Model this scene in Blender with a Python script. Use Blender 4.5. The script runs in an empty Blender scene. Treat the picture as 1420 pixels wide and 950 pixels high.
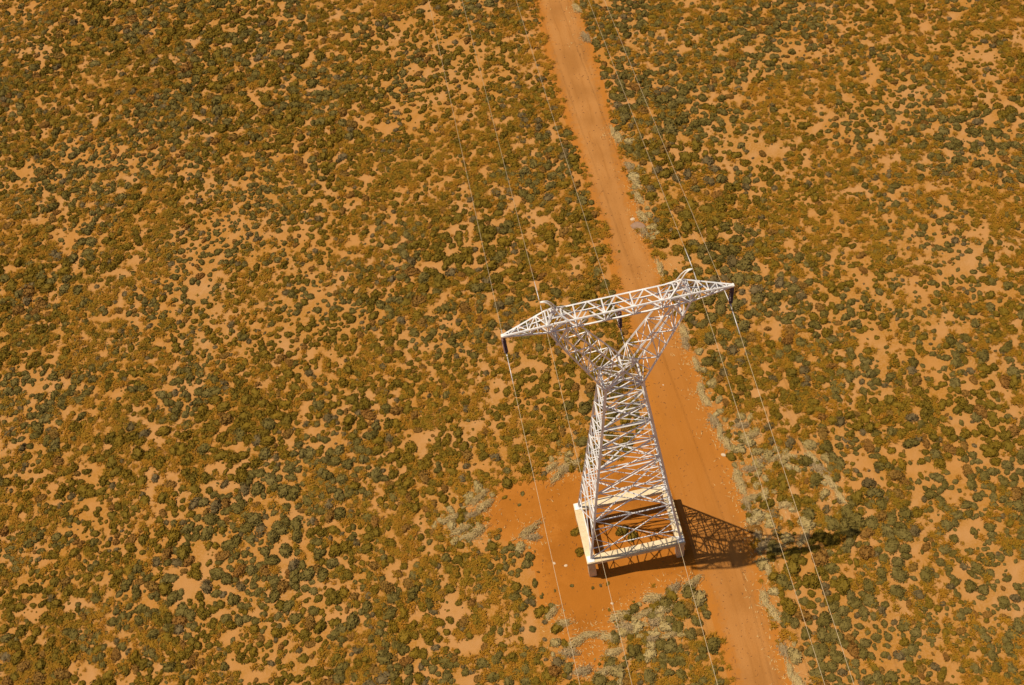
import bpy, math, random
import numpy as np
from mathutils import Vector, Matrix

random.seed(7)
RNG = np.random.default_rng(11)
scene = bpy.context.scene
COL = scene.collection
R = math.radians

# ------------------------------------------------------------------ camera
CAM_H, PITCH, ROLL, FPX = 87.611, 57.981, 11.732, 1548.08     # metres, degrees below the horizon, degrees, focal length in photo pixels
cam_data = bpy.data.cameras.new('camera')
cam_data.sensor_fit = 'HORIZONTAL'
cam_data.sensor_width = 36.0
cam_data.lens = 36.0 * FPX / 1420.0
cam_data.clip_start = 0.5
cam_data.clip_end = 6000
cam = bpy.data.objects.new('camera', cam_data)
COL.objects.link(cam)
cam.matrix_world = (Matrix.Translation((0, 0, CAM_H)) @ Matrix.Rotation(R(90 - PITCH), 4, 'X') @ Matrix.Rotation(R(-ROLL), 4, 'Z'))
scene.camera = cam

# ------------------------------------------------------------------ light
SUN_DIR = Vector((-0.337, 0.108, 1.0)).normalized()           # towards the sun
SUN_EL = math.asin(SUN_DIR.z)
SUN_AZ = math.atan2(SUN_DIR.x, SUN_DIR.y)
world = bpy.data.worlds.new("World")
scene.world = world
world.use_nodes = True
wn = world.node_tree.nodes
wl = world.node_tree.links
wn.clear()
sky = wn.new('ShaderNodeTexSky')
sky.sky_type = 'NISHITA'
sky.sun_disc = False
sky.sun_elevation = SUN_EL
sky.sun_rotation = SUN_AZ
sky.altitude = 900
sky.dust_density = 5.0
sky.ozone_density = 0.4
bg = wn.new('ShaderNodeBackground')
bg.inputs['Strength'].default_value = 0.055
wo = wn.new('ShaderNodeOutputWorld')
wl.new(sky.outputs[0], bg.inputs['Color'])
wl.new(bg.outputs[0], wo.inputs['Surface'])
sun_data = bpy.data.lights.new('sun', 'SUN')
sun_data.energy = 4.45
sun_data.angle = R(0.35)
sun_data.color = (1.0, 0.90, 0.72)
sun = bpy.data.objects.new('sun', sun_data)
COL.objects.link(sun)
sun.rotation_euler = SUN_DIR.to_track_quat('Z', 'Y').to_euler()
scene.view_settings.view_transform = 'Standard'
scene.view_settings.look = 'None'
scene.view_settings.exposure = 0.0
scene.view_settings.gamma = 1.0

# ------------------------------------------------------------------ helpers
def tag(o, label=None, cat=None, group=None, kind=None):
    if label: o['label'] = label
    if cat: o['category'] = cat
    if group: o['group'] = group
    if kind: o['kind'] = kind
    return o

def link(name, mesh, mat=None, parent=None):
    o = bpy.data.objects.new(name, mesh)
    COL.objects.link(o)
    if mat is not None and not mesh.materials:
        mesh.materials.append(mat)
    if parent is not None:
        o.parent = parent
    return o

def mesh_from(name, verts, faces, smooth=False):
    me = bpy.data.meshes.new(name)
    me.from_pydata([tuple(v) for v in verts], [], faces)
    me.update()
    if smooth:
        me.polygons.foreach_set('use_smooth', [True] * len(me.polygons))
    return me

def empty(name, loc, rz=0.0):
    o = bpy.data.objects.new(name, None)
    COL.objects.link(o)
    o.location = loc
    o.rotation_euler = (0, 0, rz)
    o.empty_display_size = 0.5
    return o

_perm = RNG.random((256, 256))
def vnoise(x, y):
    xi = np.floor(x).astype(int); yi = np.floor(y).astype(int)
    fx = x - xi; fy = y - yi
    fx = fx * fx * (3 - 2 * fx); fy = fy * fy * (3 - 2 * fy)
    a = _perm[xi % 256, yi % 256]; b = _perm[(xi + 1) % 256, yi % 256]
    c = _perm[xi % 256, (yi + 1) % 256]; d = _perm[(xi + 1) % 256, (yi + 1) % 256]
    return (a * (1 - fx) + b * fx) * (1 - fy) + (c * (1 - fx) + d * fx) * fy
def fbm(x, y, s, o=4, off=0.0):
    x = np.asarray(x, float) / s + 57.3 + off; y = np.asarray(y, float) / s + 91.7 - off * 1.7
    t = 0; a = 1; n = 0
    for _ in range(o):
        t = t + a * vnoise(x, y); n += a; a *= 0.5; x = x * 2.03 + 11.1; y = y * 2.03 + 5.7
    return t / n

# ------------------------------------------------------------------ where road, clearing and bare sand lie (metres)
ROAD_Y = [-400, 0, 19.4, 25, 28.6, 38.3, 43.3, 48.5, 57.8, 65.6, 75.9, 86.6, 98.7, 130, 500]
ROAD_R = [15.0, 15.0, 15.1, 15.4, 15.4, 15.8, 15.6, 15.4, 15.0, 14.3, 14.5, 14.85, 14.9, 15.0, 16.0]
ROAD_LY = [-400, 0, 20.2, 25.9, 33, 40, 46, 52, 58.9, 66.4, 78, 88, 100, 130, 500]
ROAD_L = [11.2, 11.3, 11.4, 11.45, 11.4, 11.0, 10.9, 11.1, 11.0, 11.1, 10.7, 10.3, 10.9, 11.1, 12.0]
CLEAR = [(12.78, 29.6), (11.47, 29.14), (7.11, 29.47), (4.24, 28.08), (2.12, 26.44), (1.24, 24.01), (0.09, 24.25),
         (-0.29, 26.65), (-1.3, 29.86), (-1.36, 32.67), (-1.83, 35.66), (-3.61, 36.05), (-4.94, 37.33), (-5.18, 38.85),
         (-3.54, 40.05), (0.0, 40.41), (3.12, 40.26), (5.97, 40.3), (8.33, 41.51), (10.62, 43.84), (13.0, 43.0), (13.0, 34.8)]
BARE = [(-32.7,104.7),(-40.0,104.4),(-35.7,101.8),(-43.7,100.8),(-45.9,93.5),(-42.5,90.4),(-22.6,93.8),(-23.4,85.7),(-27.1,81.0),(-21.7,74.2),(-20.8,71.2),(-28.9,70.1),(-43.4,82.9),(-48.0,87.2),(-34.8,74.4),(-13.3,97.2),(-11.1,103.2),(-29.1,96.6),(-10.7,85.8),(-9.0,83.8),(-10.3,79.0),(-7.0,75.1),(-6.1,73.0),(-1.0,93.0),(-9.6,68.8),(-15.3,66.2),(-38.4,67.6),(-29.0,68.3),(-5.4,57.7),(-45.3,60.5),(-38.9,58.2),(-41.6,56.5),(-32.0,58.1),(-18.8,57.9),(-23.1,55.5),(-13.9,52.6),(-33.4,53.0),(-26.9,47.8),(-26.3,46.6),(-30.4,38.3),(-46.5,46.9),(-44.4,44.0),(-25.9,33.4),(-16.3,35.3),(-16.7,31.9),(-18.5,32.0),(-19.4,35.3),(-10.4,34.0),(-8.7,28.7),(-4.7,46.3),(-14.6,45.7),(-14.2,43.8),(-40.1,31.7),(-45.9,37.8),(-21.9,39.1),(-10.3,54.5),(29.1,91.3),(41.6,85.2),(42.8,84.1),(25.2,79.9),(41.6,78.4),(51.4,72.4),(43.7,62.0),(31.7,67.6),(35.8,63.7),(24.3,69.6),(42.3,59.2),(38.4,55.5),(27.8,58.6),(24.9,57.2),(24.2,52.4),(22.3,50.5),(22.5,62.2),(16.9,68.3),(37.4,54.5),(44.2,52.7),(29.0,43.1),(22.6,42.1),(25.2,35.6),(24.9,34.0),(27.9,32.0),(29.8,25.3),(30.9,24.5),(27.8,20.8),(27.1,27.4),(33.7,31.3),(35.0,42.8),(-2.9,45.9),(3.7,71.8),(-2.5,72.5),(-1.9,47.5),(-5.9,43.0),(-2.2,38.7)]

PILES = [(14.76, 96.33), (14.75, 91.61), (14.63, 77.4), (15.01, 76.39), (15.21, 72.36), (15.27, 70.41), (15.2, 68.26), (14.95, 66.0), (14.7, 64.07), (15.16, 59.56), (15.55, 52.17), (15.38, 51.02), (15.74, 48.6), (15.51, 46.0), (15.59, 44.86), (15.76, 42.63), (15.96, 41.51), (16.28, 40.38), (18.06, 41.74), (18.36, 40.6), (16.27, 37.26), (16.35, 36.23), (16.3, 34.58), (17.06, 35.07), (16.8, 33.16), (18.57, 38.11), (19.83, 38.16), (21.0, 37.89), (22.74, 37.49), (23.0, 36.41), (23.49, 35.08), (23.89, 33.53), (16.74, 30.93), (16.4, 28.82), (15.44, 26.59), (15.76, 25.33), (15.63, 22.46), (15.67, 20.75), (16.06, 19.67), (8.75, 28.93), (10.26, 29.04), (6.85, 28.43), (4.0, 27.53), (4.36, 26.56), (6.02, 27.4), (7.48, 27.39), (6.09, 25.31), (7.54, 25.3), (2.78, 26.01), (0.21, 26.25), (-0.52, 25.53), (1.45, 26.58), (2.8, 24.84), (0.3, 23.92), (1.95, 23.58), (-0.62, 27.91), (-1.3, 28.95), (6.69, 26.54), (-5.42, 40.13), (-5.12, 39.24), (-6.28, 38.63), (-7.39, 37.54), (-6.88, 36.77), (-8.15, 38.71), (-1.54, 35.59), (-1.72, 36.29), (1.16, 41.54), (2.35, 41.13), (1.64, 40.73), (2.9, 41.35), (-6.1, 37.06), (16.44, 31.95), (17.49, 30.45), (19.44, 33.87), (17.51, 37.66), (20.0, 30.84)]
def pile_near(x, y):
    d = np.full(np.shape(x), 1e9)
    for a, b in PILES: d = np.minimum(d, np.hypot(x - a, y - b))
    return d
def road_sdf(x, y):                                            # > 0 inside the road
    return np.minimum(np.interp(y, ROAD_Y, ROAD_R) - x, x - np.interp(y, ROAD_LY, ROAD_L))
def poly_sdf(px, py, poly):                                    # > 0 inside
    px = np.asarray(px, float); py = np.asarray(py, float)
    d = np.full(px.shape, 1e9); ins = np.zeros(px.shape, bool)
    n = len(poly)
    for i in range(n):
        ax, ay = poly[i]; bx, by = poly[(i + 1) % n]
        ex, ey = bx - ax, by - ay
        t = np.clip(((px - ax) * ex + (py - ay) * ey) / (ex * ex + ey * ey), 0, 1)
        d = np.minimum(d, np.hypot(px - ax - t * ex, py - ay - t * ey))
        cond = ((ay > py) != (by > py)) & (px < (bx - ax) * (py - ay) / ((by - ay) or 1e-9) + ax)
        ins ^= cond
    return np.where(ins, d, -d)
def bareness(x, y):                                            # 0..1: open sand between the bushes
    x = np.asarray(x, float); y = np.asarray(y, float)
    wx = x + (fbm(x, y, 1.1, 3, 3.1) - .5) * 4.2
    wy = y + (fbm(x, y, 1.1, 3, 9.4) - .5) * 4.2
    b = np.zeros(x.shape)
    for i, (bx, by) in enumerate(BARE):
        rx = .8 + 0.5 * ((i * 37) % 10) / 10; ry = 0.5 + 0.45 * ((i * 53) % 10) / 10
        b = np.maximum(b, 1.35 - ((wx - bx) / rx) ** 2 * .9 - ((wy - by) / ry) ** 2 * .9)
    n = fbm(x, y, 4.2, 4, 20.0)
    b = np.maximum(b, (n - 0.71) * 7)
    b = np.maximum(b, (fbm(x, y, 1.3, 3, 77.0) - 0.60) * 6)
    b = np.maximum(b, (fbm(x, y, .62, 2, 51.0) - 0.63) * 7)
    return np.clip(b, 0, 1)

# ------------------------------------------------------------------ materials
def new_mat(name):
    m = bpy.data.materials.new(name)
    m.use_nodes = True
    nt = m.node_tree
    b = nt.nodes['Principled BSDF']
    return m, nt, b
def nd(nt, t, **kw):
    n = nt.nodes.new(t)
    for k, v in kw.items():
        setattr(n, k, v)
    return n
def noise(nt, scale, detail=4, rough=.55, vec=None):
    n = nd(nt, 'ShaderNodeTexNoise')
    n.inputs['Scale'].default_value = scale
    n.inputs['Detail'].default_value = detail
    n.inputs['Roughness'].default_value = rough
    if vec is not None: nt.links.new(vec, n.inputs['Vector'])
    return n
def ramp(nt, fac, stops):
    r = nd(nt, 'ShaderNodeValToRGB')
    nt.links.new(fac, r.inputs[0])
    e = r.color_ramp.elements
    while len(e) < len(stops): e.new(0.5)
    for i, (p, c) in enumerate(stops):
        e[i].position = p; e[i].color = (*c, 1) if len(c) == 3 else c
    return r
def mix(nt, fac, a, b, blend='MIX'):
    m = nd(nt, 'ShaderNodeMix', data_type='RGBA', blend_type=blend)
    for s, v in ((0, fac), (6, a), (7, b)):
        if hasattr(v, 'is_linked') or hasattr(v, 'links'): nt.links.new(v, m.inputs[s])
        elif isinstance(v, tuple): m.inputs[s].default_value = (*v, 1)
        else: m.inputs[s].default_value = v
    return m.outputs[2]
def mapr(nt, v, a, b, c=0., d=1.):
    m = nd(nt, 'ShaderNodeMapRange'); nt.links.new(v, m.inputs[0])
    for i, q in enumerate((a, b, c, d)): m.inputs[i + 1].default_value = q
    return m.outputs[0]
def math_(nt, op, a, b=None):
    m = nd(nt, 'ShaderNodeMath', operation=op)
    for i, v in enumerate((a, b)):
        if v is None: continue
        if isinstance(v, (int, float)): m.inputs[i].default_value = v
        else: nt.links.new(v, m.inputs[i])
    return m.outputs[0]

SAND = (0.455, 0.232, 0.084)
SAND2 = (0.440, 0.202, 0.054)
RED = (0.365, 0.125, 0.014)
ROADC = (0.415, 0.185, 0.052)

def sand_colour(nt, pos):
    n1 = noise(nt, 0.16, 4, .55, pos); n2 = noise(nt, 1.7, 5, .6, pos); n3 = noise(nt, 14, 4, .7, pos)
    c = mix(nt, mapr(nt, n1.outputs[0], .35, .65), SAND, SAND2)
    c = mix(nt, mapr(nt, n2.outputs[0], .45, .72, 0, .55), c, (0.42, 0.19, 0.045))
    c = mix(nt, mapr(nt, n3.outputs[0], .5, .8, 0, .45), c, (0.29, 0.12, 0.028))
    return c, n2, n3
def ground_mat():
    m, nt, b = new_mat('red_sand')
    g = nd(nt, 'ShaderNodeNewGeometry'); pos = g.outputs['Position']
    c, n2, n3 = sand_colour(nt, pos)
    at = nd(nt, 'ShaderNodeAttribute', attribute_name='litter')
    nl = noise(nt, 5.5, 5, .7, pos)
    lf = math_(nt, 'MULTIPLY', at.outputs['Fac'], mapr(nt, nl.outputs[0], .34, .60))
    c = mix(nt, lf, c, (0.330, 0.140, 0.010))
    at2 = nd(nt, 'ShaderNodeAttribute', attribute_name='disturbed')
    c = mix(nt, at2.outputs['Fac'], c, (0.400, 0.145, 0.021))
    nt.links.new(c, b.inputs['Base Color'])
    b.inputs['Roughness'].default_value = .95
    b.inputs['Specular IOR Level'].default_value = .1
    bp = nd(nt, 'ShaderNodeBump'); bp.inputs['Strength'].default_value = .8; bp.inputs['Distance'].default_value = .06
    nt.links.new(math_(nt, 'ADD', n2.outputs[0], math_(nt, 'MULTIPLY', n3.outputs[0], .5)), bp.inputs['Height'])
    nt.links.new(bp.outputs[0], b.inputs['Normal'])
    return m
def track_mat(name, col, col2, road=True):
    m, nt, b = new_mat(name)
    g = nd(nt, 'ShaderNodeNewGeometry'); pos = g.outputs['Position']
    c, n2, n3 = sand_colour(nt, pos)
    c = mix(nt, 1.0, c, (0.400, 0.145, 0.021)) if True else c
    mp = nd(nt, 'ShaderNodeMapping'); nt.links.new(pos, mp.inputs[0]); mp.inputs['Scale'].default_value = (1.0, .16, 1) if road else (1, 1, 1)
    st = noise(nt, 1.6, 5, .65, mp.outputs[0])
    pn = noise(nt, .23, 3, .5, pos); fn = noise(nt, 9, 5, .75, pos)
    rc = mix(nt, mapr(nt, st.outputs[0], .36, .66), col, col2)
    rc = mix(nt, mapr(nt, pn.outputs[0], .42, .6, 0, .8), rc, tuple(q * .82 for q in col2))
    rc = mix(nt, mapr(nt, fn.outputs[0], .52, .72, 0, .65), rc, tuple(q * .62 for q in col2))
    rc = mix(nt, mapr(nt, fn.outputs[0], .42, .26, 0, .35), rc, tuple(min(1, q * 1.25) for q in col))
    ed = nd(nt, 'ShaderNodeAttribute', attribute_name='edge')
    en = noise(nt, 2.4, 5, .7, pos)
    f = mapr(nt, math_(nt, 'ADD', ed.outputs['Fac'], mapr(nt, en.outputs[0], .3, .7, -.5, .5)), -.05, .75)
    if road:
        ac = nd(nt, 'ShaderNodeAttribute', attribute_name='across')
        wob = noise(nt, .35, 3, .6, mp.outputs[0])
        a = math_(nt, 'ADD', ac.outputs['Fac'], mapr(nt, wob.outputs[0], .3, .7, -.07, .07))
        for c0 in (.27, .66):
            dd = math_(nt, 'ABSOLUTE', math_(nt, 'SUBTRACT', a, c0))
            rc = mix(nt, math_(nt, 'MULTIPLY', mapr(nt, dd, .10, .045, 0, .45), mapr(nt, st.outputs[0], .3, .6)), rc, tuple(q * 1.06 for q in col))
            rc = mix(nt, math_(nt, 'MULTIPLY', mapr(nt, math_(nt, 'ABSOLUTE', math_(nt, 'SUBTRACT', dd, .115)), .022, .0, 0, .5), mapr(nt, st.outputs[0], .42, .6)), rc, tuple(q * .72 for q in col2))
    tl = nd(nt, 'ShaderNodeAttribute', attribute_name='tone')
    rc = mix(nt, tl.outputs['Fac'], rc, RED)
    c = mix(nt, f, c, rc)
    nt.links.new(c, b.inputs['Base Color'])
    b.inputs['Roughness'].default_value = .95
    b.inputs['Specular IOR Level'].default_value = .1
    bp = nd(nt, 'ShaderNodeBump'); bp.inputs['Strength'].default_value = .7; bp.inputs['Distance'].default_value = .05
    nt.links.new(math_(nt, 'ADD', st.outputs[0], math_(nt, 'MULTIPLY', fn.outputs[0], .6)), bp.inputs['Height'])
    nt.links.new(bp.outputs[0], b.inputs['Normal'])
    return m
def leaf_mat(name, c1, c2, c3, patch=.12, trans=.15):
    m, nt, b = new_mat(name)
    g = nd(nt, 'ShaderNodeNewGeometry'); oi = nd(nt, 'ShaderNodeObjectInfo')
    n1 = noise(nt, patch, 3, .5, g.outputs['Position']); n2 = noise(nt, 7, 3, .6, g.outputs['Position'])
    c = mix(nt, mapr(nt, n1.outputs[0], .36, .64), c1, c2)
    c = mix(nt, mapr(nt, oi.outputs['Random'], .35, 1., 0, .8), c, c3)
    c = mix(nt, mapr(nt, n2.outputs[0], .4, .7, 0, .45), c, tuple(q * .55 for q in c1))
    nt.links.new(c, b.inputs['Base Color'])
    b.inputs['Roughness'].default_value = .8
    b.inputs['Specular IOR Level'].default_value = .2
    return m
def plain_mat(name, c1, c2, scale=3., rough=.8, metal=0., bump=.2, stain=None, fine=.5):
    m, nt, b = new_mat(name)
    tc = nd(nt, 'ShaderNodeTexCoord'); p = tc.outputs['Object']
    n1 = noise(nt, scale, 5, .6, p); n2 = noise(nt, scale * 9, 4, .6, p)
    c = mix(nt, mapr(nt, n1.outputs[0], .35, .65), c1, c2)
    if stain: c = mix(nt, mapr(nt, n2.outputs[0], .55, .75, 0, fine), c, stain)
    nt.links.new(c, b.inputs['Base Color'])
    b.inputs['Roughness'].default_value = rough; b.inputs['Metallic'].default_value = metal
    b.inputs['Specular IOR Level'].default_value = .3
    bp = nd(nt, 'ShaderNodeBump'); bp.inputs['Strength'].default_value = bump; bp.inputs['Distance'].default_value = .02
    nt.links.new(n2.outputs[0], bp.inputs['Height']); nt.links.new(bp.outputs[0], b.inputs['Normal'])
    return m

M = {}
M['ground'] = ground_mat()
M['road'] = track_mat('compacted_dirt', ROADC, (0.385, 0.160, 0.038), True)
M['clearing'] = track_mat('graded_red_earth', (0.400, 0.145, 0.021), (0.335, 0.112, 0.012), False)
M['saltbush'] = leaf_mat('saltbush_leaves', (0.162, 0.115, 0.022), (0.136, 0.094, 0.013), (0.190, 0.136, 0.036))
M['olive'] = leaf_mat('olive_leaves', (0.172, 0.106, 0.006), (0.215, 0.122, 0.005), (0.145, 0.096, 0.008))
M['twiggy'] = leaf_mat('dry_twigs', (0.150, 0.098, 0.032), (0.122, 0.080, 0.024), (0.190, 0.130, 0.054))
M['pale'] = leaf_mat('bleached_twigs', (0.40, 0.28, 0.10), (0.30, 0.21, 0.07), (0.46, 0.34, 0.15))
M['rust'] = leaf_mat('rusty_leaves', (0.255, 0.120, 0.020), (0.215, 0.115, 0.018), (0.240, 0.100, 0.016))
M['grass'] = leaf_mat('ochre_grass', (0.325, 0.148, 0.006), (0.205, 0.120, 0.004), (0.370, 0.142, 0.008), patch=.17)
M['straw'] = plain_mat('straw_brush', (0.64, 0.48, 0.22), (0.52, 0.37, 0.15), 1.5, .85, 0, .1, (0.28, 0.17, 0.07), .5)
M['grey_twig'] = plain_mat('grey_brush', (0.50, 0.36, 0.18), (0.38, 0.26, 0.12), 1.5, .85, 0, .1, (0.2, 0.1, 0.05), .5)
M['steel'] = plain_mat('galvanised_steel', (0.86, 0.83, 0.81), (0.68, 0.66, 0.65), 1.6, .5, .0, .05, (0.48, 0.43, 0.40), .6)
M['horn'] = plain_mat('galvanised_tube', (0.80, 0.76, 0.70), (0.72, 0.68, 0.62), 1.2, .5, .1, .05)
M['concrete'] = plain_mat('cream_concrete', (0.78, 0.62, 0.40), (0.64, 0.49, 0.29), .9, .85, 0, .5, (0.46, 0.29, 0.14), .75)
M['insulator'] = plain_mat('brown_insulator', (0.16, 0.075, 0.07), (0.11, 0.055, 0.055), 4, .35, 0, 0)
M['wire'] = plain_mat('aluminium_conductor', (0.56, 0.43, 0.26), (0.48, 0.36, 0.21), 2, .5, .3, 0)
M['rod'] = plain_mat('bright_aluminium', (0.72, 0.68, 0.64), (0.66, 0.62, 0.58), 2, .45, .3, 0)
M['stone'] = plain_mat('pale_stone', (0.62, 0.48, 0.34), (0.5, 0.36, 0.22), 3, .9, 0, .4)
M['slab'] = plain_mat('pinkish_rock', (0.34, 0.20, 0.12), (0.26, 0.15, 0.09), 3, .9, 0, .4)
M['litter'] = plain_mat('dark_twig_litter', (0.16, 0.07, 0.025), (0.25, 0.12, 0.04), 1, .9, 0, 0)

# ------------------------------------------------------------------ ground, road, clearing
def grid_mesh(name, xs, ys, z, keep=None):
    X, Y = np.meshgrid(xs, ys)
    nx, ny = len(xs), len(ys)
    verts = np.stack([X.ravel(), Y.ravel(), np.full(X.size, z)], 1)
    i, j = np.meshgrid(np.arange(nx - 1), np.arange(ny - 1))
    a = (j * nx + i).ravel()
    f = np.stack([a, a + 1, a + 1 + nx, a + nx], 1)
    if keep is not None:
        f = f[keep[f].all(1)]
    used = np.unique(f); remap = np.full(len(verts), -1); remap[used] = np.arange(len(used))
    me = mesh_from(name, verts[used].tolist(), remap[f].tolist())
    return me, verts[used, 0], verts[used, 1]
def fattr(me, name, vals):
    a = me.attributes.new(name, 'FLOAT', 'POINT')
    a.data.foreach_set('value', np.asarray(vals, np.float32))

far_x = np.array([-3000, -1200, -500, -220, -140]); far_y = np.array([-3000, -1200, -500, -150, -60])
xs = np.concatenate([far_x, np.arange(-90, 100, .6), -far_x[::-1]])
ys = np.concatenate([far_y, np.arange(-5, 150, .6), np.array([220, 320, 600, 1300, 3200])])
gm, gx, gy = grid_mesh('ground', xs, ys, 0.0)
sd_r = road_sdf(gx, gy); sd_c = poly_sdf(gx, gy, CLEAR)
bar = bareness(gx, gy)
fattr(gm, 'litter', np.clip(1.0 - bar, 0, 1) * .8 * np.clip(-np.maximum(sd_r, sd_c) * 1.2, 0, 1))
near = np.exp(-np.clip(-np.maximum(sd_c, sd_r + -.2), 0, 99) / 1.1)
fattr(gm, 'disturbed', np.clip(near, 0, 1))
tag(link('ground', gm, M['ground']), kind='structure')

rys = np.concatenate([[-400, -200, -80, -20], np.arange(-5, 150, .35), [200, 320, 500]])
NU = 26
rv, rf, re_, ra, rt = [], [], [], [], []
for j, y in enumerate(rys):
    l = float(np.interp(y, ROAD_LY, ROAD_L)) - .45; r = float(np.interp(y, ROAD_Y, ROAD_R)) + .45
    for i in range(NU):
        u = i / (NU - 1); x = l + (r - l) * u
        rv.append((x, y, .008)); re_.append(min(u, 1 - u) * (r - l) - .0); ra.append(u)
for j in range(len(rys) - 1):
    for i in range(NU - 1):
        a = j * NU + i
        rf.append((a, a + 1, a + 1 + NU, a + NU))
rm = mesh_from('dirt_road', rv, rf)
rvx = np.array(rv)
edn = (fbm(rvx[:, 0], rvx[:, 1], 1.1, 3, 33.) - .5) * .7
c_in = poly_sdf(rvx[:, 0], rvx[:, 1], CLEAR)
ed = np.clip((np.array(re_) - .38 + edn) * .9, -.4, 1)
ed = np.maximum(ed, np.clip(c_in * .8 + .2, -.4, 1))
fattr(rm, 'edge', ed); fattr(rm, 'across', ra)
fattr(rm, 'tone', np.clip(np.exp(-((rvx[:, 1] - 42) / 13) ** 2) * .75 + .0, 0, 1))
tag(link('dirt_road', rm, M['road']), kind='structure')

cx = np.arange(-7, 16, .25); cy = np.arange(22, 46, .25)
XX, YY = np.meshgrid(cx, cy)
sd = poly_sdf(XX.ravel(), YY.ravel(), CLEAR) + (fbm(XX.ravel(), YY.ravel(), 1.5, 3, 5.) - .5) * .8
cm, vx, vy = grid_mesh('cleared_ground', cx, cy, .004, keep=sd > -.8)
s2 = poly_sdf(vx, vy, CLEAR) + (fbm(vx, vy, 1.5, 3, 5.) - .5) * .8
fattr(cm, 'edge', np.clip(s2 * .7 + .1, -.4, 1))
fattr(cm, 'tone', np.clip(fbm(vx, vy, 4, 3, 8.) * 1.2 - .2, 0, 1))
tag(link('cleared_ground', cm, M['clearing']), kind='structure')

# ------------------------------------------------------------------ tower
TOWER = (6.2022, 33.8661, 0.0); TAZ = R(0.8361)
ZF = 3.1725                                                   # top of the concrete ring beam

def unit(v): v = Vector(v); return v / v.length
def angle_section(p0, p1, w, t=None, out=None):
    """an L-shaped rolled steel angle from p0 to p1"""
    p0 = Vector(p0); p1 = Vector(p1); d = unit(p1 - p0)
    t = t or w * .16
    ref = (Vector(out).normalized() * .7 if out is not None else Vector((0, 0, 0))) + Vector((-.35, -.05, 1))
    a = ref - d * ref.dot(d)
    if a.length < 1e-3: a = Vector((1, 0, 0)) - d * d.x
    a.normalize(); b = d.cross(a)
    f1 = (b - a).normalized(); f2 = (-a - b).normalized()      # the two flanges open away from `a`
    prof = [(0, 0), (w, 0), (w, t), (t, t), (t, w), (0, w)]
    vs = []
    for p in (p0, p1):
        for x, y in prof:
            vs.append(p + a * (w * .35) + f1 * x + f2 * y)
    fs = [(i, (i + 1) % 6, (i + 1) % 6 + 6, i + 6) for i in range(6)] + [(5, 4, 3, 2, 1, 0), (6, 7, 8, 9, 10, 11)]
    return vs, fs
def member(name, p0, p1, w, parent, mat='steel', out=None):
    vs, fs = angle_section(p0, p1, w, out=out)
    return link(name, mesh_from(name, vs, fs), M[mat], parent)
def box_mesh(name, cen, size, bev=.0, taper=1.0, rot=None):
    x, y, z = [s / 2 for s in size]; cx_, cy_, cz_ = cen
    import bmesh
    bm = bmesh.new()
    bmesh.ops.create_cube(bm, size=1)
    for v in bm.verts:
        k = taper if v.co.z < 0 else 1
        v.co = Vector((v.co.x * 2 * x * k, v.co.y * 2 * y * k, v.co.z * 2 * z))
    if bev: bmesh.ops.bevel(bm, geom=bm.edges[:], offset=bev, segments=2, affect='EDGES')
    bmesh.ops.translate(bm, verts=bm.verts, vec=(cx_, cy_, cz_))
    me = bpy.data.meshes.new(name); bm.to_mesh(me); bm.free()
    return me
def tube(name, pts, rad, sides=8, smooth=True):
    pts = [Vector(p) for p in pts]; n = len(pts)
    rads = rad if isinstance(rad, (list, tuple)) else [rad] * n
    vs, fs = [], []
    ref = Vector((0, 0, 1)) if abs(unit(pts[-1] - pts[0]).z) < .9 else Vector((1, 0, 0))
    for i, p in enumerate(pts):
        d = unit(pts[min(i + 1, n - 1)] - pts[max(i - 1, 0)])
        a = (ref - d * ref.dot(d)).normalized(); b = d.cross(a)
        for k in range(sides):
            th = 2 * math.pi * k / sides
            vs.append(p + (a * math.cos(th) + b * math.sin(th)) * rads[i])
    for i in range(n - 1):
        for k in range(sides):
            fs.append((i * sides + k, i * sides + (k + 1) % sides, (i + 1) * sides + (k + 1) % sides, (i + 1) * sides + k))
    fs += [tuple(range(sides - 1, -1, -1)), tuple((n - 1) * sides + k for k in range(sides))]
    return mesh_from(name, vs, fs, smooth)

# concrete ring beam on four corner piers, the tower stands on it
BX, BY, BW, BH = 3.97, 2.64, .68, .50
plinth = empty('concrete_plinth', TOWER, TAZ)
tag(plinth, 'raised cream concrete ring beam on four corner piers under the steel tower', 'foundation')
for sx in (-1, 1):
    me = box_mesh('ring_beam', (sx * (BX - BW / 2), 0, ZF - BH / 2), (BW, 2 * BY, BH), .03)
    link('ring_beam', me, M['concrete'], plinth)
for sy in (-1, 1):
    me = box_mesh('ring_beam', (0, sy * (BY - BW / 2 - .003), ZF - BH / 2 - .003), (2 * (BX - BW) - .006, BW, BH - .006), .03)
    link('ring_beam', me, M['concrete'], plinth)
for sx in (-1, 1):
    for sy in (-1, 1):
        me = box_mesh('pier', (sx * (BX - BW / 2 - .004), sy * (BY - BW / 2 - .004), (ZF - BH) / 2 - .1), (BW - .10, BW - .10, ZF - BH + .19), .03, taper=1.06)
        link('pier', me, M['concrete'], plinth)

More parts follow.
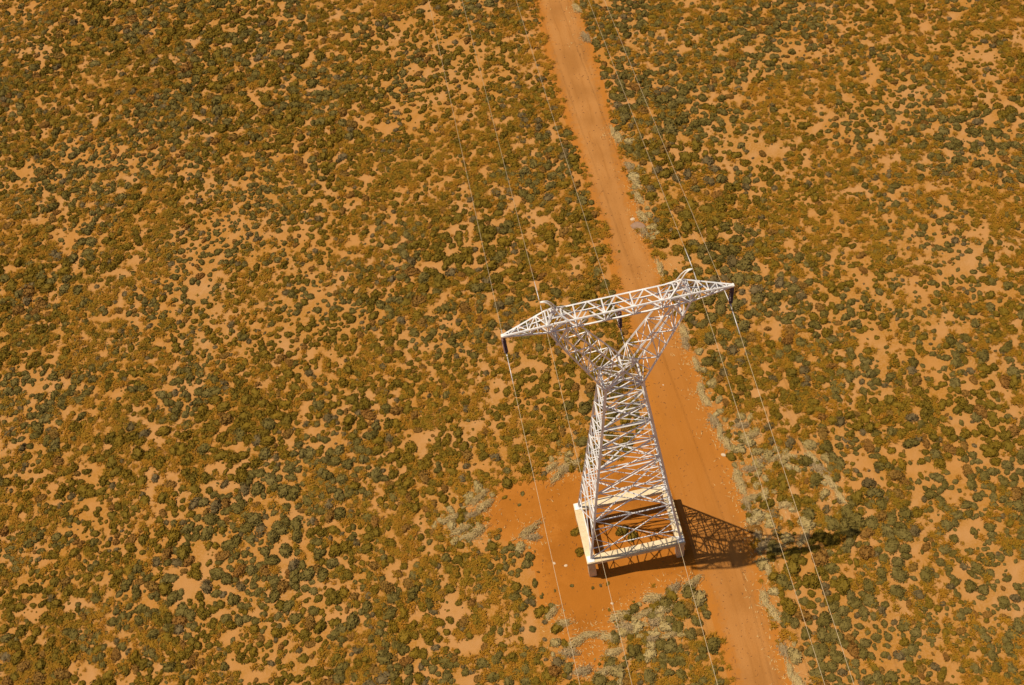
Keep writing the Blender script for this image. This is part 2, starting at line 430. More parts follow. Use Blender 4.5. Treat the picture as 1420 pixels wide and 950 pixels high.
tower = empty('transmission_tower', (TOWER[0], TOWER[1], ZF), TAZ)
tag(tower, 'tall white galvanised lattice pylon with forked arms and a wide truss cross beam', 'pylon')
def T(s, t, z): return Vector((s, t, z - ZF))                 # tower-local point, z measured from the ground
ZW, WX, WY = 27.045, 1.184, .79
FX, FY = BX - .34, BY - .34
def corner(sx, sy, z):
    k = (z - ZF) / (ZW - ZF)
    return T(sx * (FX + (WX - FX) * k), sy * (FY + (WY - FY) * k), z)
for sx in (-1, 1):
    for sy in (-1, 1):
        member('leg', corner(sx, sy, ZF + .02), corner(sx, sy, ZW), .165, tower, out=(-1.6, -1.6, 0))
        me = box_mesh('base_plate', corner(sx, sy, ZF + .03), (.55, .55, .06)); link('base_plate', me, M['steel'], tower)
LV = [ZF + .15, 9.6, 13.9, 17.3, 20.1, 22.5, 24.9, ZW]
faces = [((-1, -1), (1, -1)), ((1, -1), (1, 1)), ((1, 1), (-1, 1)), ((-1, 1), (-1, -1))]
def lerp(a, b, k): return a + (b - a) * k
for (A, B) in faces:
    nrm = Vector((A[0] + B[0], A[1] + B[1], 0))
    for i in range(len(LV) - 1):
        z0, z1 = LV[i], LV[i + 1]
        a0, a1, b0, b1 = corner(*A, z0), corner(*A, z1), corner(*B, z0), corner(*B, z1)
        w = .070 if i < 2 else .062
        off = nrm.normalized() * .035
        member('brace', a0 + off, b1 + off, w, tower, out=nrm)
        member('brace', b0 - off, a1 - off, w, tower, out=-nrm)
        member('horizontal', a1, b1, .072 if i in (0, 2, 4, 6) else .06, tower, out=(0, 0, 1))
        # crossing point of the diagonals
        wa = (b0 - a0).length; wb = (b1 - a1).length
        k = wa / (wa + wb)
        X = lerp(a0, b1, k)
        if i < 4:      # redundant members from the legs to the diagonals
            for (l0, l1, d0) in ((a0, a1, a0), (b0, b1, b0)):
                m_leg = lerp(l0, l1, k)
                q1 = lerp(l0, X, .5); q2 = lerp(l1, X, .5)
                member('strut', m_leg, q1, .045, tower, out=nrm)
                member('strut', m_leg, q2, .045, tower, out=nrm)
                if i < 2:
                    member('strut', lerp(l0, m_leg, .5), q1, .06, tower, out=nrm)
                    member('strut', lerp(l1, m_leg, .5), q2, .06, tower, out=nrm)
            if i < 2:
                member('strut', lerp(a0, b0, .5) if i else lerp(a0, X, .5), lerp(b0, X, .5) if not i else lerp(a0, X, .5), .06, tower, out=nrm)
                member('strut', lerp(a1, b1, .5), lerp(a1, X, .5), .06, tower, out=nrm)
                member('strut', lerp(a1, b1, .5), lerp(b1, X, .5), .06, tower, out=nrm)
for z in (LV[1], LV[3], LV[5], ZW):
    member('plan_brace', corner(-1, -1, z - .1), corner(1, 1, z - .1), .075, tower, out=(0, 0, 1))
    member('plan_brace', corner(1, -1, z - .2), corner(-1, 1, z - .2), .075, tower, out=(0, 0, 1))
for z in LV[1:]:
    for sx in (-1, 1):
        for sy in (-1, 1):
            c = corner(sx, sy, z)
            me = box_mesh('gusset_plate', c + Vector((-sx * .10, sy * .03, 0)), (.22, .02, .24)); link('gusset_plate', me, M['steel'], tower)

# the fork
ZB, ZT, BD = 34.55, 35.35, .50
XO, XI = 4.08, 3.0
def truss_face(c0, c1, n, w, name='lacing', out=None, horiz=True):
    """c0, c1: two chords as functions of k 0..1"""
    for i in range(n):
        k0, k1 = i / n, (i + 1) / n
        if i % 2 == 0: member(name, c0(k0), c1(k1), w, tower, out=out)
        else: member(name, c1(k0), c0(k1), w, tower, out=out)
        if horiz: member(name, c0(k1), c1(k1), w * .85, tower, out=out)
for sx in (-1, 1):
    ch = {}
    for sy in (-1, 1):
        W0 = corner(sx, sy, ZW); K0 = T(sx * 3.66, sy * .46, 33.15); B0 = T(sx * XO, sy * BD, ZB)
        J0 = T(-sx * .10, sy * .60, 28.6); I0 = T(sx * XI, sy * BD, ZB)
        ch['o', sy] = (lambda k, a=W0, b=K0: lerp(a, b, k)); ch['i', sy] = (lambda k, a=J0, b=I0: lerp(a, b, k))
        member('chord', W0, K0, .105, tower, out=(-1, -.6, .6))
        member('chord', K0, B0, .09, tower, out=(-1, -1, 0))
        member('chord', J0, I0, .10, tower, out=(-1, -.4, 1))
        member('chord', W0, J0 + Vector((sx * .1, 0, 0)), .085, tower, out=(0, sy, 0))
        member('chord', corner(-sx, sy, ZW), J0, .075, tower, out=(0, sy, 0))
        truss_face(ch['o', sy], ch['i', sy], 5, .055, out=(0, sy, 0))
        member('lacing', K0, I0, .085, tower, out=(0, sy, 0))
        me = box_mesh('gusset_plate', K0 + Vector((0, sy * .03, 0)), (.24, .02, .26)); link('gusset_plate', me, M['steel'], tower)
        me = box_mesh('gusset_plate', I0 + Vector((0, sy * .03, 0)), (.26, .02, .24)); link('gusset_plate', me, M['steel'], tower)
        me = box_mesh('gusset_plate', W0 + Vector((0, sy * .03, .1)), (.26, .02, .32)); link('gusset_plate', me, M['steel'], tower)
    truss_face(ch['o', -1], ch['o', 1], 5, .045, out=(sx, 0, 0))
    truss_face(ch['i', -1], ch['i', 1], 5, .045, out=(-sx, 0, 0))
    member('lacing', T(sx * 3.66, -.46, 33.15), T(sx * 3.66, .46, 33.15), .09, tower)
    member('lacing', T(sx * 3.66, -.46, 33.15), T(sx * XO, .5, ZB), .07, tower)
member('horizontal', T(0, -.6, 28.6), T(0, .6, 28.6), .10, tower)
for sy in (-1, 1):
    member('lacing', corner(-1, sy, ZW), T(0, sy * .72, 27.8), .08, tower, out=(0, sy, 0))
    member('lacing', corner(1, sy, ZW), T(0, sy * .72, 27.8), .08, tower, out=(0, sy, 0))
    member('lacing', T(0, sy * .72, 27.8), T(0, sy * .6, 28.6), .08, tower, out=(0, sy, 0))

# the cross beam: box truss between the forks, tapered cantilevers outside
NB = 10
for sy in (-1, 1):
    for z, w in ((ZB, .085), (ZT, .08)):
        member('chord', T(-XO, sy * BD, z), T(XO, sy * BD, z), w, tower, out=(0, sy, 1 if z == ZT else -1))
    xsb = [-XO + 2 * XO * i / NB for i in range(NB + 1)]
    for i in range(NB):
        lo, hi = (ZB, ZT) if i % 2 == 0 else (ZT, ZB)
        member('lacing', T(xsb[i], sy * BD, lo), T(xsb[i + 1], sy * BD, hi), .05, tower, out=(0, sy, 0))
    for i in range(0, NB + 1, 2):
        member('lacing', T(xsb[i], sy * BD, ZB), T(xsb[i], sy * BD, ZT), .055, tower, out=(0, sy, 0))
for z in (ZB, ZT):
    for i in range(NB):
        s0, s1 = (-BD, BD) if i % 2 == 0 else (BD, -BD)
        member('lacing', T(xsb[i], s0, z), T(xsb[i + 1], s1, z), .055, tower, out=(0, 0, 1))
    for i in range(0, NB + 1, 2):
        member('lacing', T(xsb[i], -BD, z), T(xsb[i], BD, z), .055, tower, out=(0, 0, 1))
TIPX, TIPZ = 6.64, 34.45
for sx in (-1, 1):
    tip = T(sx * TIPX, 0, TIPZ)
    cc = {}
    for sy in (-1, 1):
        for z in (ZB, ZT):
            p = T(sx * XO, sy * BD, z); e = tip + Vector((0, sy * .06, .10 if z == ZT else 0))
            member('chord', p, e, .08, tower, out=(0, sy, 1 if z == ZT else -1))
            cc[sy, z] = (lambda k, a=p, b=e: lerp(a, b, k * .86))
    truss_face(cc[-1, ZB], cc[-1, ZT], 4, .05, out=(0, -1, 0))
    truss_face(cc[1, ZB], cc[1, ZT], 4, .05, out=(0, 1, 0))
    truss_face(cc[-1, ZT], cc[1, ZT], 4, .05, out=(0, 0, 1))
    truss_face(cc[-1, ZB], cc[1, ZB], 4, .05, out=(0, 0, 1))
    me = box_mesh('tip_plate', tip + Vector((-sx * .08, 0, .03)), (.36, .22, .16), .02); link('tip_plate', me, M['horn'], tower)
    # earth-wire peak, leaning outwards, ended by a curved horn
    apex = T(sx * 3.66, 0, 36.15)
    for px in (XO, XI - .1):
        for sy in (-1, 1):
            member('peak_leg', T(sx * px, sy * BD, ZT), apex + Vector((0, sy * .06, 0)), .09, tower, out=(sx, sy, 0))
    for k in (.4, .72):
        q = [lerp(T(sx * a, b * BD, ZT), apex, k) for a, b in ((XO, -1), (XO, 1), (XI - .1, 1), (XI - .1, -1))]
        for i in range(4): member('lacing', q[i], q[(i + 1) % 4], .06, tower)
    for sy in (-.16, .16):
        pts = [T(sx * (3.30 - .05), sy * 1.6, 35.55), T(sx * 3.48, sy * 1.2, 36.05), T(sx * 3.66, sy * .8, 36.52), T(sx * 3.85, sy * .45, 36.84), T(sx * 4.05, sy * .2, 36.98), T(sx * 4.26, sy * .05, 37.0)]
        link('peak_horn', tube('peak_horn', pts, .042), M['horn'], tower)
    member('lacing', T(sx * XO, -BD, ZB), T(sx * XI, -BD, ZT), .08, tower)
    member('lacing', T(sx * XO, BD, ZB), T(sx * XI, BD, ZT), .08, tower)
    member('lacing', T(sx * XO, -BD, ZB), T(sx * XO, BD, ZT), .08, tower)

# insulator strings with their discs
def insulator(s, ztop, zbot):
    n = 10
    body = tube('insulator_string', [T(s, 0, ztop), T(s, 0, zbot)], .035, 8)
    o = link('insulator_string', body, M['insulator'], tower)
    dz = (ztop - zbot - .35) / n
    prof = [(.035, .04), (.13, .0), (.13, -.022), (.035, -.03)]
    vs, fs = [], []
    for r_, z_ in prof:
        for k in range(12): vs.append((r_ * math.cos(k * math.pi / 6), r_ * math.sin(k * math.pi / 6), z_))
    for i in range(3):
        for k in range(12): fs.append((i * 12 + k, (i + 1) * 12 + k, (i + 1) * 12 + (k + 1) % 12, i * 12 + (k + 1) % 12))
    fs += [tuple(range(12)), tuple(range(47, 35, -1))]
    me = mesh_from('disc', vs, fs)
    for i in range(n):
        d_ = link('disc', me, M['insulator'], o); d_.location = T(s, 0, ztop - .2 - dz * (i + .5))
    cl = box_mesh('clamp', T(s, 0, zbot), (.08, .42, .12), .02); link('clamp', cl, M['rod'], o)
ZC = 32.58
for s in (-TIPX, .1, TIPX):
    insulator(s, TIPZ if abs(s) > 1 else ZB, ZC)

# conductors and earth wires, sagging away from the tower on both sides
def to_world(s, t, z):
    c, n_ = math.cos(TAZ), math.sin(TAZ)
    return Vector((TOWER[0] + s * c - t * n_, TOWER[1] + s * n_ + t * c, z))
def wire(name, s, z0, slope_a, slope_b, rad, label, cat):
    pts = []
    curv = .00042
    ts = [-170 + 5 * i for i in range(34)] + [0] + [5 + 5 * i for i in range(34)]
    for t in ts:
        sl = slope_a if t > 0 else slope_b
        pts.append(to_world(s, t, z0 - sl * abs(t) + curv * t * t))
    o = link(name, tube(name, pts, rad, 6), M['wire'])
    tag(o, label, cat, 'overhead lines on the pylon')
    for sg, sl in ((1, slope_a), (-1, slope_b)):
        L = 1.9 if name == 'conductor' else 1.6
        a = to_world(s, sg * .2, z0 - sl * .2); b = to_world(s, sg * L, z0 - sl * L)
        link('armour_rod', tube('armour_rod', [a, b], rad * 2.0, 6), M['rod'], o)
WIRES = [('conductor', -TIPX, ZC - .05, 'power line hung from the left tip of the pylon cross beam'),
         ('conductor', .1, ZC - .05, 'power line hung from the middle of the pylon cross beam'),
         ('conductor', TIPX, ZC - .05, 'power line hung from the right tip of the pylon cross beam'),
         ('earth_wire', -4.28, 36.98, 'thin earth wire on the left peak of the pylon'),
         ('earth_wire', 4.28, 36.98, 'thin earth wire on the right peak of the pylon')]
for nme, s, z0, lab in WIRES:
    if nme == 'conductor': wire(nme, s, z0, .170, .125, .013, lab, 'power line')
    else: wire(nme, s, z0, .150, .110, .0115, lab, 'earth wire')

# ------------------------------------------------------------------ plant meshes
def ico(sub=2):
    import bmesh
    bm = bmesh.new(); bmesh.ops.create_icosphere(bm, subdivisions=sub, radius=1)
    v = np.array([tuple(q.co) for q in bm.verts]); f = [tuple(q.index for q in p.verts) for p in bm.faces]
    bm.free(); return v, f
ICO_V, ICO_F = ico(2)
def shrub_mesh(name, mat, seed, lobes, cards, card_size, flat=.62, openness=0.):
    rg = np.random.default_rng(seed)
    vs, fs = [], []
    cen = []
    for l in range(lobes):
        if l == 0: c = np.array([0, 0, .0]); r = .40 if lobes > 1 else .47
        else:
            th = rg.random() * 6.283; dd = .18 + .14 * rg.random()
            c = np.array([dd * math.cos(th), dd * math.sin(th), 0.]); r = .22 + .12 * rg.random()
        cen.append((c, r))
        ph = rg.random((6, 3)) * 6.283; fr = rg.normal(size=(6, 3)) * 3.2
        rr = np.ones(len(ICO_V))
        for k in range(6): rr += .075 * np.sin((ICO_V * fr[k]).sum(1) * 1.2 + ph[k, 0])
        rr += rg.normal(size=len(ICO_V)) * .085
        P = ICO_V * rr[:, None] * r
        P[:, 2] *= flat / .5 * (.62 if l == 0 else .45 + .4 * rg.random())
        P = P * (.86 - .2 * openness) + c
        P[:, 2] = np.maximum(P[:, 2], -.03)
        b = len(vs); vs += P.tolist(); fs += [tuple(i + b for i in f) for f in ICO_F]
    for k in range(cards):
        c, r = cen[rg.integers(len(cen))]
        d = rg.normal(size=3); d[2] = abs(d[2]) * .8; d /= np.linalg.norm(d)
        p = c + d * r * (.80 + .34 * rg.random()) * np.array([1, 1, flat / .5 * .62])
        n = d + rg.normal(size=3) * .8; n /= np.linalg.norm(n)
        a = np.cross(n, rg.normal(size=3)); a /= np.linalg.norm(a); q = np.cross(n, a)
        s = card_size * (.6 + .8 * rg.random())
        b = len(vs)
        vs += [(p - a * s * .5).tolist(), (p + q * s * .35).tolist(), (p + a * s * .6 + n * s * .25).tolist(), (p - q * s * .35).tolist()]
        fs.append((b, b + 1, b + 2, b + 3))
    me = mesh_from(name, vs, fs); me.materials.append(M[mat]); return me
SRC = bpy.data.collections.new('plant_sources')               # sources for the instancer, not in the scene
SHRUBS = []
KINDS = [('saltbush', 'grey-green', 5), ('olive', 'olive green', 4), ('twiggy', 'dry greyish', 2), ('rust', 'rusty ochre', 2), ('pale', 'bleached straw', 3)]
for mk, word, n in KINDS:
    for v in range(n):
        me = shrub_mesh(mk + '_shrub', mk, 100 + len(SHRUBS), [3, 5, 7, 4, 6][v % 5], 460 if mk != 'twiggy' else 260 if mk == 'twiggy' else 300,
                        .115 if mk != 'twiggy' else .10, flat=[.62, .55, .5, .58, .52][v % 5], openness=.3 if mk == 'twiggy' else 0)
        SHRUBS.append((me, mk, word))
for i, (me, mk, w) in enumerate(SHRUBS):
    o = bpy.data.objects.new('shrub_source_%02d' % i, me); SRC.objects.link(o)
KIDX = {k: [i for i, s in enumerate(SHRUBS) if s[1] == k] for k, _, _ in KINDS}

def tuft_mesh(name, seed, blades, rad, h, w, mat='grass'):
    rg = np.random.default_rng(seed); vs, fs = [], []
    for k in range(blades):
        th = rg.random() * 6.283; d = np.array([math.cos(th), math.sin(th), 0]); s = np.array([-d[1], d[0], 0])
        r0 = rad * .55 * math.sqrt(rg.random()); th2 = rg.random() * 6.283
        p = np.array([math.cos(th2), math.sin(th2), 0]) * r0
        L = .5 + .6 * rg.random(); hh = h * (.55 + .6 * rg.random())
        m_ = p + d * rad * .35 * L + np.array([0, 0, hh * .8]); e = p + d * rad * L + np.array([0, 0, hh * .75])
        b = len(vs)
        vs += [(p - s * w * .5).tolist(), (p + s * w * .5).tolist(), (m_ + s * w * .5).tolist(), (m_ - s * w * .5).tolist(), e.tolist()]
        fs += [(b, b + 1, b + 2, b + 3), (b + 3, b + 2, b + 4)]
    me = mesh_from(name, vs, fs); me.materials.append(M[mat]); return me
TSRC = bpy.data.collections.new('grass_sources')
for i in range(5):
    me = tuft_mesh('grass_tuft', 300 + i, 26, .34, .17, .045)
    o = bpy.data.objects.new('grass_source_%02d' % i, me); TSRC.objects.link(o)

def scatter(name, pts, idx, scl, rot, coll):
    me = bpy.data.meshes.new(name)
    me.from_pydata(pts.tolist(), [], [])
    a = me.attributes.new('pick', 'INT', 'POINT'); a.data.foreach_set('value', np.asarray(idx, np.int32))
    a = me.attributes.new('size', 'FLOAT_VECTOR', 'POINT'); a.data.foreach_set('vector', np.asarray(scl, np.float32).ravel())
    a = me.attributes.new('turn', 'FLOAT_VECTOR', 'POINT'); a.data.foreach_set('vector', np.asarray(rot, np.float32).ravel())
    o = link(name, me)
    ng = bpy.data.node_groups.new(name, 'GeometryNodeTree')
    ng.interface.new_socket('Geometry', in_out='INPUT', socket_type='NodeSocketGeometry')
    ng.interface.new_socket('Geometry', in_out='OUTPUT', socket_type='NodeSocketGeometry')
    gi = ng.nodes.new('NodeGroupInput'); go = ng.nodes.new('NodeGroupOutput')
    ip = ng.nodes.new('GeometryNodeInstanceOnPoints'); ci = ng.nodes.new('GeometryNodeCollectionInfo')
    ci.inputs['Collection'].default_value = coll
    ci.inputs['Separate Children'].default_value = True; ci.inputs['Reset Children'].default_value = True
    def attr(nm, ty):
        n_ = ng.nodes.new('GeometryNodeInputNamedAttribute'); n_.data_type = ty; n_.inputs['Name'].default_value = nm
        return n_.outputs['Attribute']
    L = ng.links
    L.new(gi.outputs[0], ip.inputs['Points']); L.new(ci.outputs[0], ip.inputs['Instance'])
    ip.inputs['Pick Instance'].default_value = True
    L.new(attr('pick', 'INT'), ip.inputs['Instance Index'])
    L.new(attr('turn', 'FLOAT_VECTOR'), ip.inputs['Rotation'])
    L.new(attr('size', 'FLOAT_VECTOR'), ip.inputs['Scale'])
    L.new(ip.outputs[0], go.inputs[0])
    md = o.modifiers.new('scatter', 'NODES'); md.node_group = ng
    return o

# ------------------------------------------------------------------ scatter the scrub
def project(P):                                               # photo pixel of world points, used to pick and describe the nearest shrubs
    P = np.asarray(P, float) - np.array([0, 0, CAM_H])
    p = R(PITCH); r = R(ROLL)
    z = P @ np.array([0, math.cos(p), -math.sin(p)])
    x = P[:, 0] / z * FPX; y = P @ np.array([0, math.sin(p), math.cos(p)]) / z * FPX
    return 710 + x * math.cos(r) - y * math.sin(r), 475 - (x * math.sin(r) + y * math.cos(r)), z

X0, X1, Y0, Y1 = -75, 82, 2, 142
def in_region(x, y, m):
    px, py, z = project(np.stack([x, y, np.zeros(len(x))], 1))
    return (px > -m) & (px < 1420 + m) & (py > -m) & (py < 950 + m)
N = 150000
cxs = RNG.uniform(X0, X1, N); cys = RNG.uniform(Y0, Y1, N)
ok = in_region(cxs, cys, 260)
cxs, cys = cxs[ok], cys[ok]
bn = bareness(cxs, cys)
ds = np.maximum(road_sdf(cxs, cys), poly_sdf(cxs, cys, CLEAR))
dens = fbm(cxs, cys, 9, 3, 31.0)
grassy = fbm(cxs, cys, 5.5, 3, 44.0)
prob = (1 - bn) ** 1.5 * np.clip(1.05 + (dens - .5) * 2.2 - np.clip((grassy - .56) * 5, 0, .7) - .08 * (cxs > 16), .16, 1) + .08
size = np.clip(RNG.lognormal(-.42, .42, len(cxs)), .22, 1.3)
size = size * np.clip(.80 + (fbm(cxs, cys, 12, 2, 63.) - .5) * .9, .6, 1.15)
size = np.where(bn > .5, np.minimum(size, .7), size)
keep = (RNG.random(len(cxs)) < prob) & (ds < -(.25 + size * .35))
# fewer bushes in the scraped strip round the clearing
keep &= ~((ds > -1.6) & (RNG.random(len(cxs)) < .35) & (cys < 45))
pn = pile_near(cxs, cys)
keep &= ~((pn < .6) & (RNG.random(len(cxs)) < .6))
cand = np.where(keep)[0]
cand = cand[np.argsort(-size[cand] + RNG.random(len(cand)) * .5)]
cell = 1.2; gridd = {}
acc = []
for i in cand:
    x, y, s = cxs[i], cys[i], size[i]
    gx_, gy_ = int(x // cell), int(y // cell); good = True
    for a in (-1, 0, 1):
        for b in (-1, 0, 1):
            for j in gridd.get((gx_ + a, gy_ + b), ()):
                if (cxs[j] - x) ** 2 + (cys[j] - y) ** 2 < ((size[j] + s) * .36) ** 2: good = False; break
            if not good: break
        if not good: break
    if good:
        gridd.setdefault((gx_, gy_), []).append(i); acc.append(i)
acc = np.array(acc)
sx_, sy_, ss = cxs[acc], cys[acc], size[acc]
# the few bushes that stand on the cleared ground, round and under the ring beam
EXTRA = [(2.02, 35.26, .8), (2.02, 33.52, .75), (5.86, 34.61, .95), (6.41, 33.84, .85), (3.03, 30.35, .3), (3.64, 30.4, .32), (2.37, 30.3, .25),
         (0.75, 30.84, .3), (-1.18, 29.53, .45), (-3.29, 39.65, .4), (-1.72, 39.64, .4), (-1.24, 35.53, .35), (-4.21, 36.84, .4), (-2.2, 38.73, .3), (23.65, 30.48, 1.3)]
sx_ = np.concatenate([sx_, [e[0] for e in EXTRA]]); sy_ = np.concatenate([sy_, [e[1] for e in EXTRA]]); ss = np.concatenate([ss, [e[2] for e in EXTRA]])
acc = np.concatenate([acc, acc[:len(EXTRA)]])
# seedlings a hand's breadth wide, also on the open sand and thinly at the margins of the clearing
NS = 9000
qx = RNG.uniform(X0, X1, NS); qy = RNG.uniform(Y0, Y1, NS)
qd = np.maximum(road_sdf(qx, qy), poly_sdf(qx, qy, CLEAR))
ok = in_region(qx, qy, 60) & ((qd < -.1) | ((qd < 1.0) & (RNG.random(NS) < .10) & (qx < 12)))
qx, qy = qx[ok], qy[ok]
sx_ = np.concatenate([sx_, qx]); sy_ = np.concatenate([sy_, qy]); ss = np.concatenate([ss, RNG.uniform(.12, .30, len(qx))])
acc = np.concatenate([acc, np.zeros(len(qx), int)])
kn = fbm(sx_, sy_, 7, 3, 70.) + RNG.normal(0, .10, len(acc))
kind = np.where(kn < np.where(sx_ > 15.5, .53, .475) + .03 * (sy_ < 45), 0, 1); rnd = RNG.random(len(acc))
kind = np.where(rnd < .07, 2, kind); kind = np.where((rnd > .93), 3, kind)
pn = pile_near(sx_, sy_)
kind = np.where((pn < 1.5) & (RNG.random(len(acc)) < .35), 4, kind)
names_k = [k[0] for k in KINDS]
pick = np.array([random.choice(KIDX[names_k[k]]) for k in kind])
asp = RNG.uniform(.82, 1.2, len(acc)); hz = RNG.uniform(1.0, 1.5, len(acc))
scl = np.stack([ss * asp * 1.12, ss / asp * 1.12, ss * hz], 1)
rot = np.stack([RNG.uniform(-.08, .08, len(acc)), RNG.uniform(-.08, .08, len(acc)), RNG.uniform(0, 6.283, len(acc))], 1)
pts = np.stack([sx_, sy_, np.zeros(len(acc))], 1)
px, py, dz_ = project(pts)
vis = (px > 4) & (px < 1416) & (py > 4) & (py < 946)
score = np.where(vis, ss / dz_, -1)
top = np.argsort(-score)[:300]
rest = np.ones(len(acc), bool); rest[top] = False
o = scatter('scrub', pts[rest], pick[rest], scl[rest], rot[rest], SRC)
tag(o, 'low round shrubs covering the red sand on both sides of the track', 'shrubs', kind='stuff')
ONES = 'zero one two three four five six seven eight nine ten eleven twelve thirteen fourteen fifteen sixteen seventeen eighteen nineteen'.split()
TENS = '. . twenty thirty forty fifty sixty seventy eighty ninety'.split()
def say(v):
    v = max(1, min(99, int(round(v)))); return ONES[v] if v < 20 else TENS[v // 10] + ('-' + ONES[v % 10] if v % 10 else '')
for i in top:
    me, mk, word = SHRUBS[pick[i]]
    o = link('shrub', me)
    o.location = pts[i]; o.scale = scl[i]; o.rotation_euler = rot[i]
    side = 'left of the track' if sx_[i] < 11 else 'right of the track'
    szw = 'broad' if ss[i] > 1.15 else ('rounded' if asp[i] > .93 and asp[i] < 1.07 else 'oval')
    tag(o, '%s %s shrub %s percent across, %s percent down the photo' % (szw, word, say(px[i] / 14.2), say(py[i] / 9.5)), 'shrub', 'larger shrubs in the scrub')

NG = 150000
tx = RNG.uniform(X0, X1, NG); ty = RNG.uniform(Y0, Y1, NG)
ok = in_region(tx, ty, 200); tx, ty = tx[ok], ty[ok]
bn = bareness(tx, ty); gr = fbm(tx, ty, 5.5, 3, 44.0); ds = np.maximum(road_sdf(tx, ty), poly_sdf(tx, ty, CLEAR))
keep = (RNG.random(len(tx)) < np.clip((1 - bn) * (.62 + (gr - .5) * 3.2) + .10 * bn, .03, 1)) & (ds + (fbm(tx, ty, .9, 3, 15.) - .5) * 1.3 < -.05)
keep &= ~((ds > -1.2) & (RNG.random(len(tx)) < .5) & (ty < 46))
keep &= ~((pile_near(tx, ty) < 1.1) & (RNG.random(len(tx)) < .75))
tx, ty = tx[keep], ty[keep]; n = len(tx)
s = RNG.uniform(.6, 1.5, n) * np.where(bareness(tx, ty) > .6, .55, 1)
o = scatter('grass', np.stack([tx, ty, np.zeros(n)], 1), RNG.integers(0, 5, n), np.stack([s, s, s * RNG.uniform(.7, 1.2, n)], 1),
            np.stack([np.zeros(n), np.zeros(n), RNG.uniform(0, 6.283, n)], 1), TSRC)
tag(o, 'ochre dry grass growing between the shrubs', 'grass', kind='stuff')
print('shrubs', len(acc), 'tufts', n)

# ------------------------------------------------------------------ heaps of cleared brush along the track and round the clearing
def brush_mesh(name, seed, mat, n=200, lx=.62, ly=.36, h=.24, align=.5):
    rg = np.random.default_rng(seed); vs, fs = [], []
    for k in range(n):
        th = rg.normal() * align
        c = np.array([rg.normal() * lx * .5, rg.normal() * ly * .5, 0]); c[2] = h * rg.random() * max(.1, 1 - (c[0] / lx) ** 2 - (c[1] / ly) ** 2) + .03
        L = .09 + .20 * rg.random(); w = .010 + .016 * rg.random()
        d = np.array([math.cos(th), math.sin(th), rg.normal() * .25]); s_ = np.array([-math.sin(th), math.cos(th), 0]); u_ = np.array([0, 0, 1.])
        bend = s_ * rg.normal() * .10 + u_ * .06
        P = [c - d * L, c + bend, c + d * L]
        b = len(vs)
        for q, ww in zip(P, (w, w, w * .4)):
            vs += [(q - s_ * ww).tolist(), (q + s_ * ww).tolist(), (q + u_ * ww * 1.3).tolist()]
        for g_ in (0, 3):
            fs += [(b + g_, b + g_ + 1, b + g_ + 4, b + g_ + 3), (b + g_ + 1, b + g_ + 2, b + g_ + 5, b + g_ + 4), (b + g_ + 2, b + g_, b + g_ + 3, b + g_ + 5)]
    me = mesh_from(name, vs, fs); me.materials.append(M[mat]); return me
BR = [(brush_mesh('brush_heap', 500 + i, 'straw' if i % 3 < 2 else 'grey_twig', 190, [.62, .75, .5][i % 3], [.38, .34, .44][i % 3], align=[.7, .5, 1.5][i % 3]), 'pale straw' if i % 3 < 2 else 'greyish') for i in range(6)]
pp = project([(x, y, 0) for x, y in PILES])
for i, (x, y) in enumerate(PILES):
    me, word = BR[(i * 5 + i // 7) % 6]
    o = link('brush_heap', me); o.location = (x, y, 0)
    k = .85 + .35 * random.random()
    ang = R(95) if (14 < x < 16.6) else R(random.uniform(-15, 40))
    if x > 22: ang = R(120)
    o.rotation_euler = (0, 0, ang + random.uniform(-.3, .3)); o.scale = (k * 1.2, k * .75, k)
    where = 'by the track' if 14 < x < 16.9 else ('in the scrub' if x > 16.8 else 'round the clearing')
    tag(o, '%s brush heap %s, %s percent across, %s down the photo' % (word, where, say(pp[0][i] / 14.2), say(pp[1][i] / 9.5)), 'brush heap', 'heaps of cleared brush')

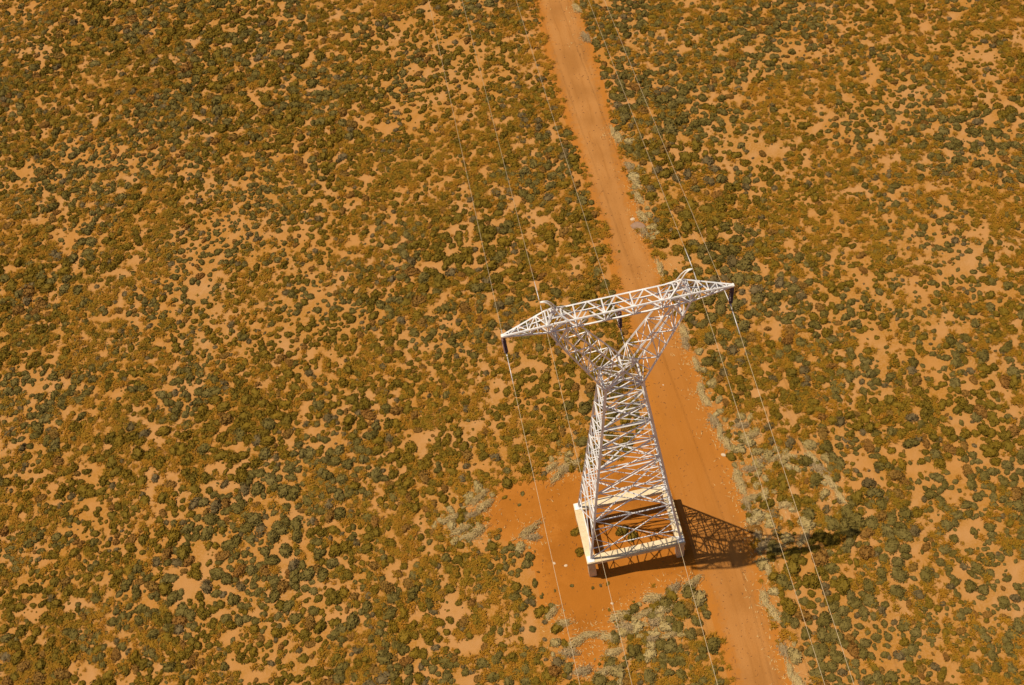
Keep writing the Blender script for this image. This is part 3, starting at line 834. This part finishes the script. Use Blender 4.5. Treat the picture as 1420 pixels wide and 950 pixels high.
# pale straw litter between the heaps, dark twigs and pebbles on the bare ground
def sticks(name, P, L, w, h=.02):
    vs, fs = [], []
    for x, y in P:
        th = random.uniform(0, math.pi); dx, dy = math.cos(th), math.sin(th); l = L * random.uniform(.4, 1.3); ww = w * random.uniform(.6, 1.4)
        z = .012; b = len(vs)
        vs += [(x - dx * l - dy * ww, y - dy * l + dx * ww, z), (x - dx * l + dy * ww, y - dy * l - dx * ww, z), (x + dx * l, y + dy * l, z), (x, y, z + h + ww)]
        fs += [(b, b + 1, b + 3), (b + 1, b + 2, b + 3), (b + 2, b, b + 3)]
    return mesh_from(name, vs, fs)
P = []
for x, y in PILES:
    for _ in range(38):
        P.append((x + random.gauss(0, .75), y + random.gauss(0, .75)))
o = link('straw_litter', sticks('straw_litter', P, .20, .02), M['straw'])
tag(o, 'pale straw litter strewn round the brush heaps', 'litter', kind='stuff')
P = []
while len(P) < 1100:
    x = random.uniform(-6, 16); y = random.uniform(18, 104)
    v = max(float(road_sdf(np.array([x]), np.array([y]))[0]), float(poly_sdf(np.array([x]), np.array([y]), CLEAR)[0]))
    if v > -.1 and random.random() < math.exp(-v * .7) + .12: P.append((x, y))
o = link('twig_litter', sticks('twig_litter', P, .09, .03), M['litter'])
tag(o, 'dark twigs and crumbs scattered on the dirt track', 'litter', kind='stuff')
def rock_mesh(seed):
    rg = np.random.default_rng(seed); v = ICO_V * (1 + rg.normal(size=len(ICO_V)) * .05)[:, None] * np.array([1, .7, .5]) * .5
    return mesh_from('stone', v.tolist(), ICO_F)
rk = rock_mesh(5)
STONES = [(14.35, 64.9, 1.5, 'flat pinkish grey stone slab on the right edge of the track'),
          (14.0, 65.9, .5, 'small pale stone just above the flat slab beside the track'),
          (15.7, 39.4, .45, 'small white stone at the right track edge level with the tower waist'),
          (3.6, 28.7, .28, 'small white stone on the cleared ground below the ring beam'),
          (-.3, 33.0, .3, 'small pale stone on cleared ground left of the ring beam'),
          (.6, 32.6, .32, 'pale stone on cleared ground close to the left ring beam'),
          (12.4, 47.2, .18, 'tiny white stone on the track right of the tower waist')]
for i_, (x, y, k, lab) in enumerate(STONES):
    o = link('stone', rk if i_ else rock_mesh(9), M['slab'] if not i_ else M['stone']); o.location = (x, y, .02 * k); o.scale = (k, k, k * .5); o.rotation_euler = (0, 0, random.uniform(0, 3))
    tag(o, lab, 'stone')
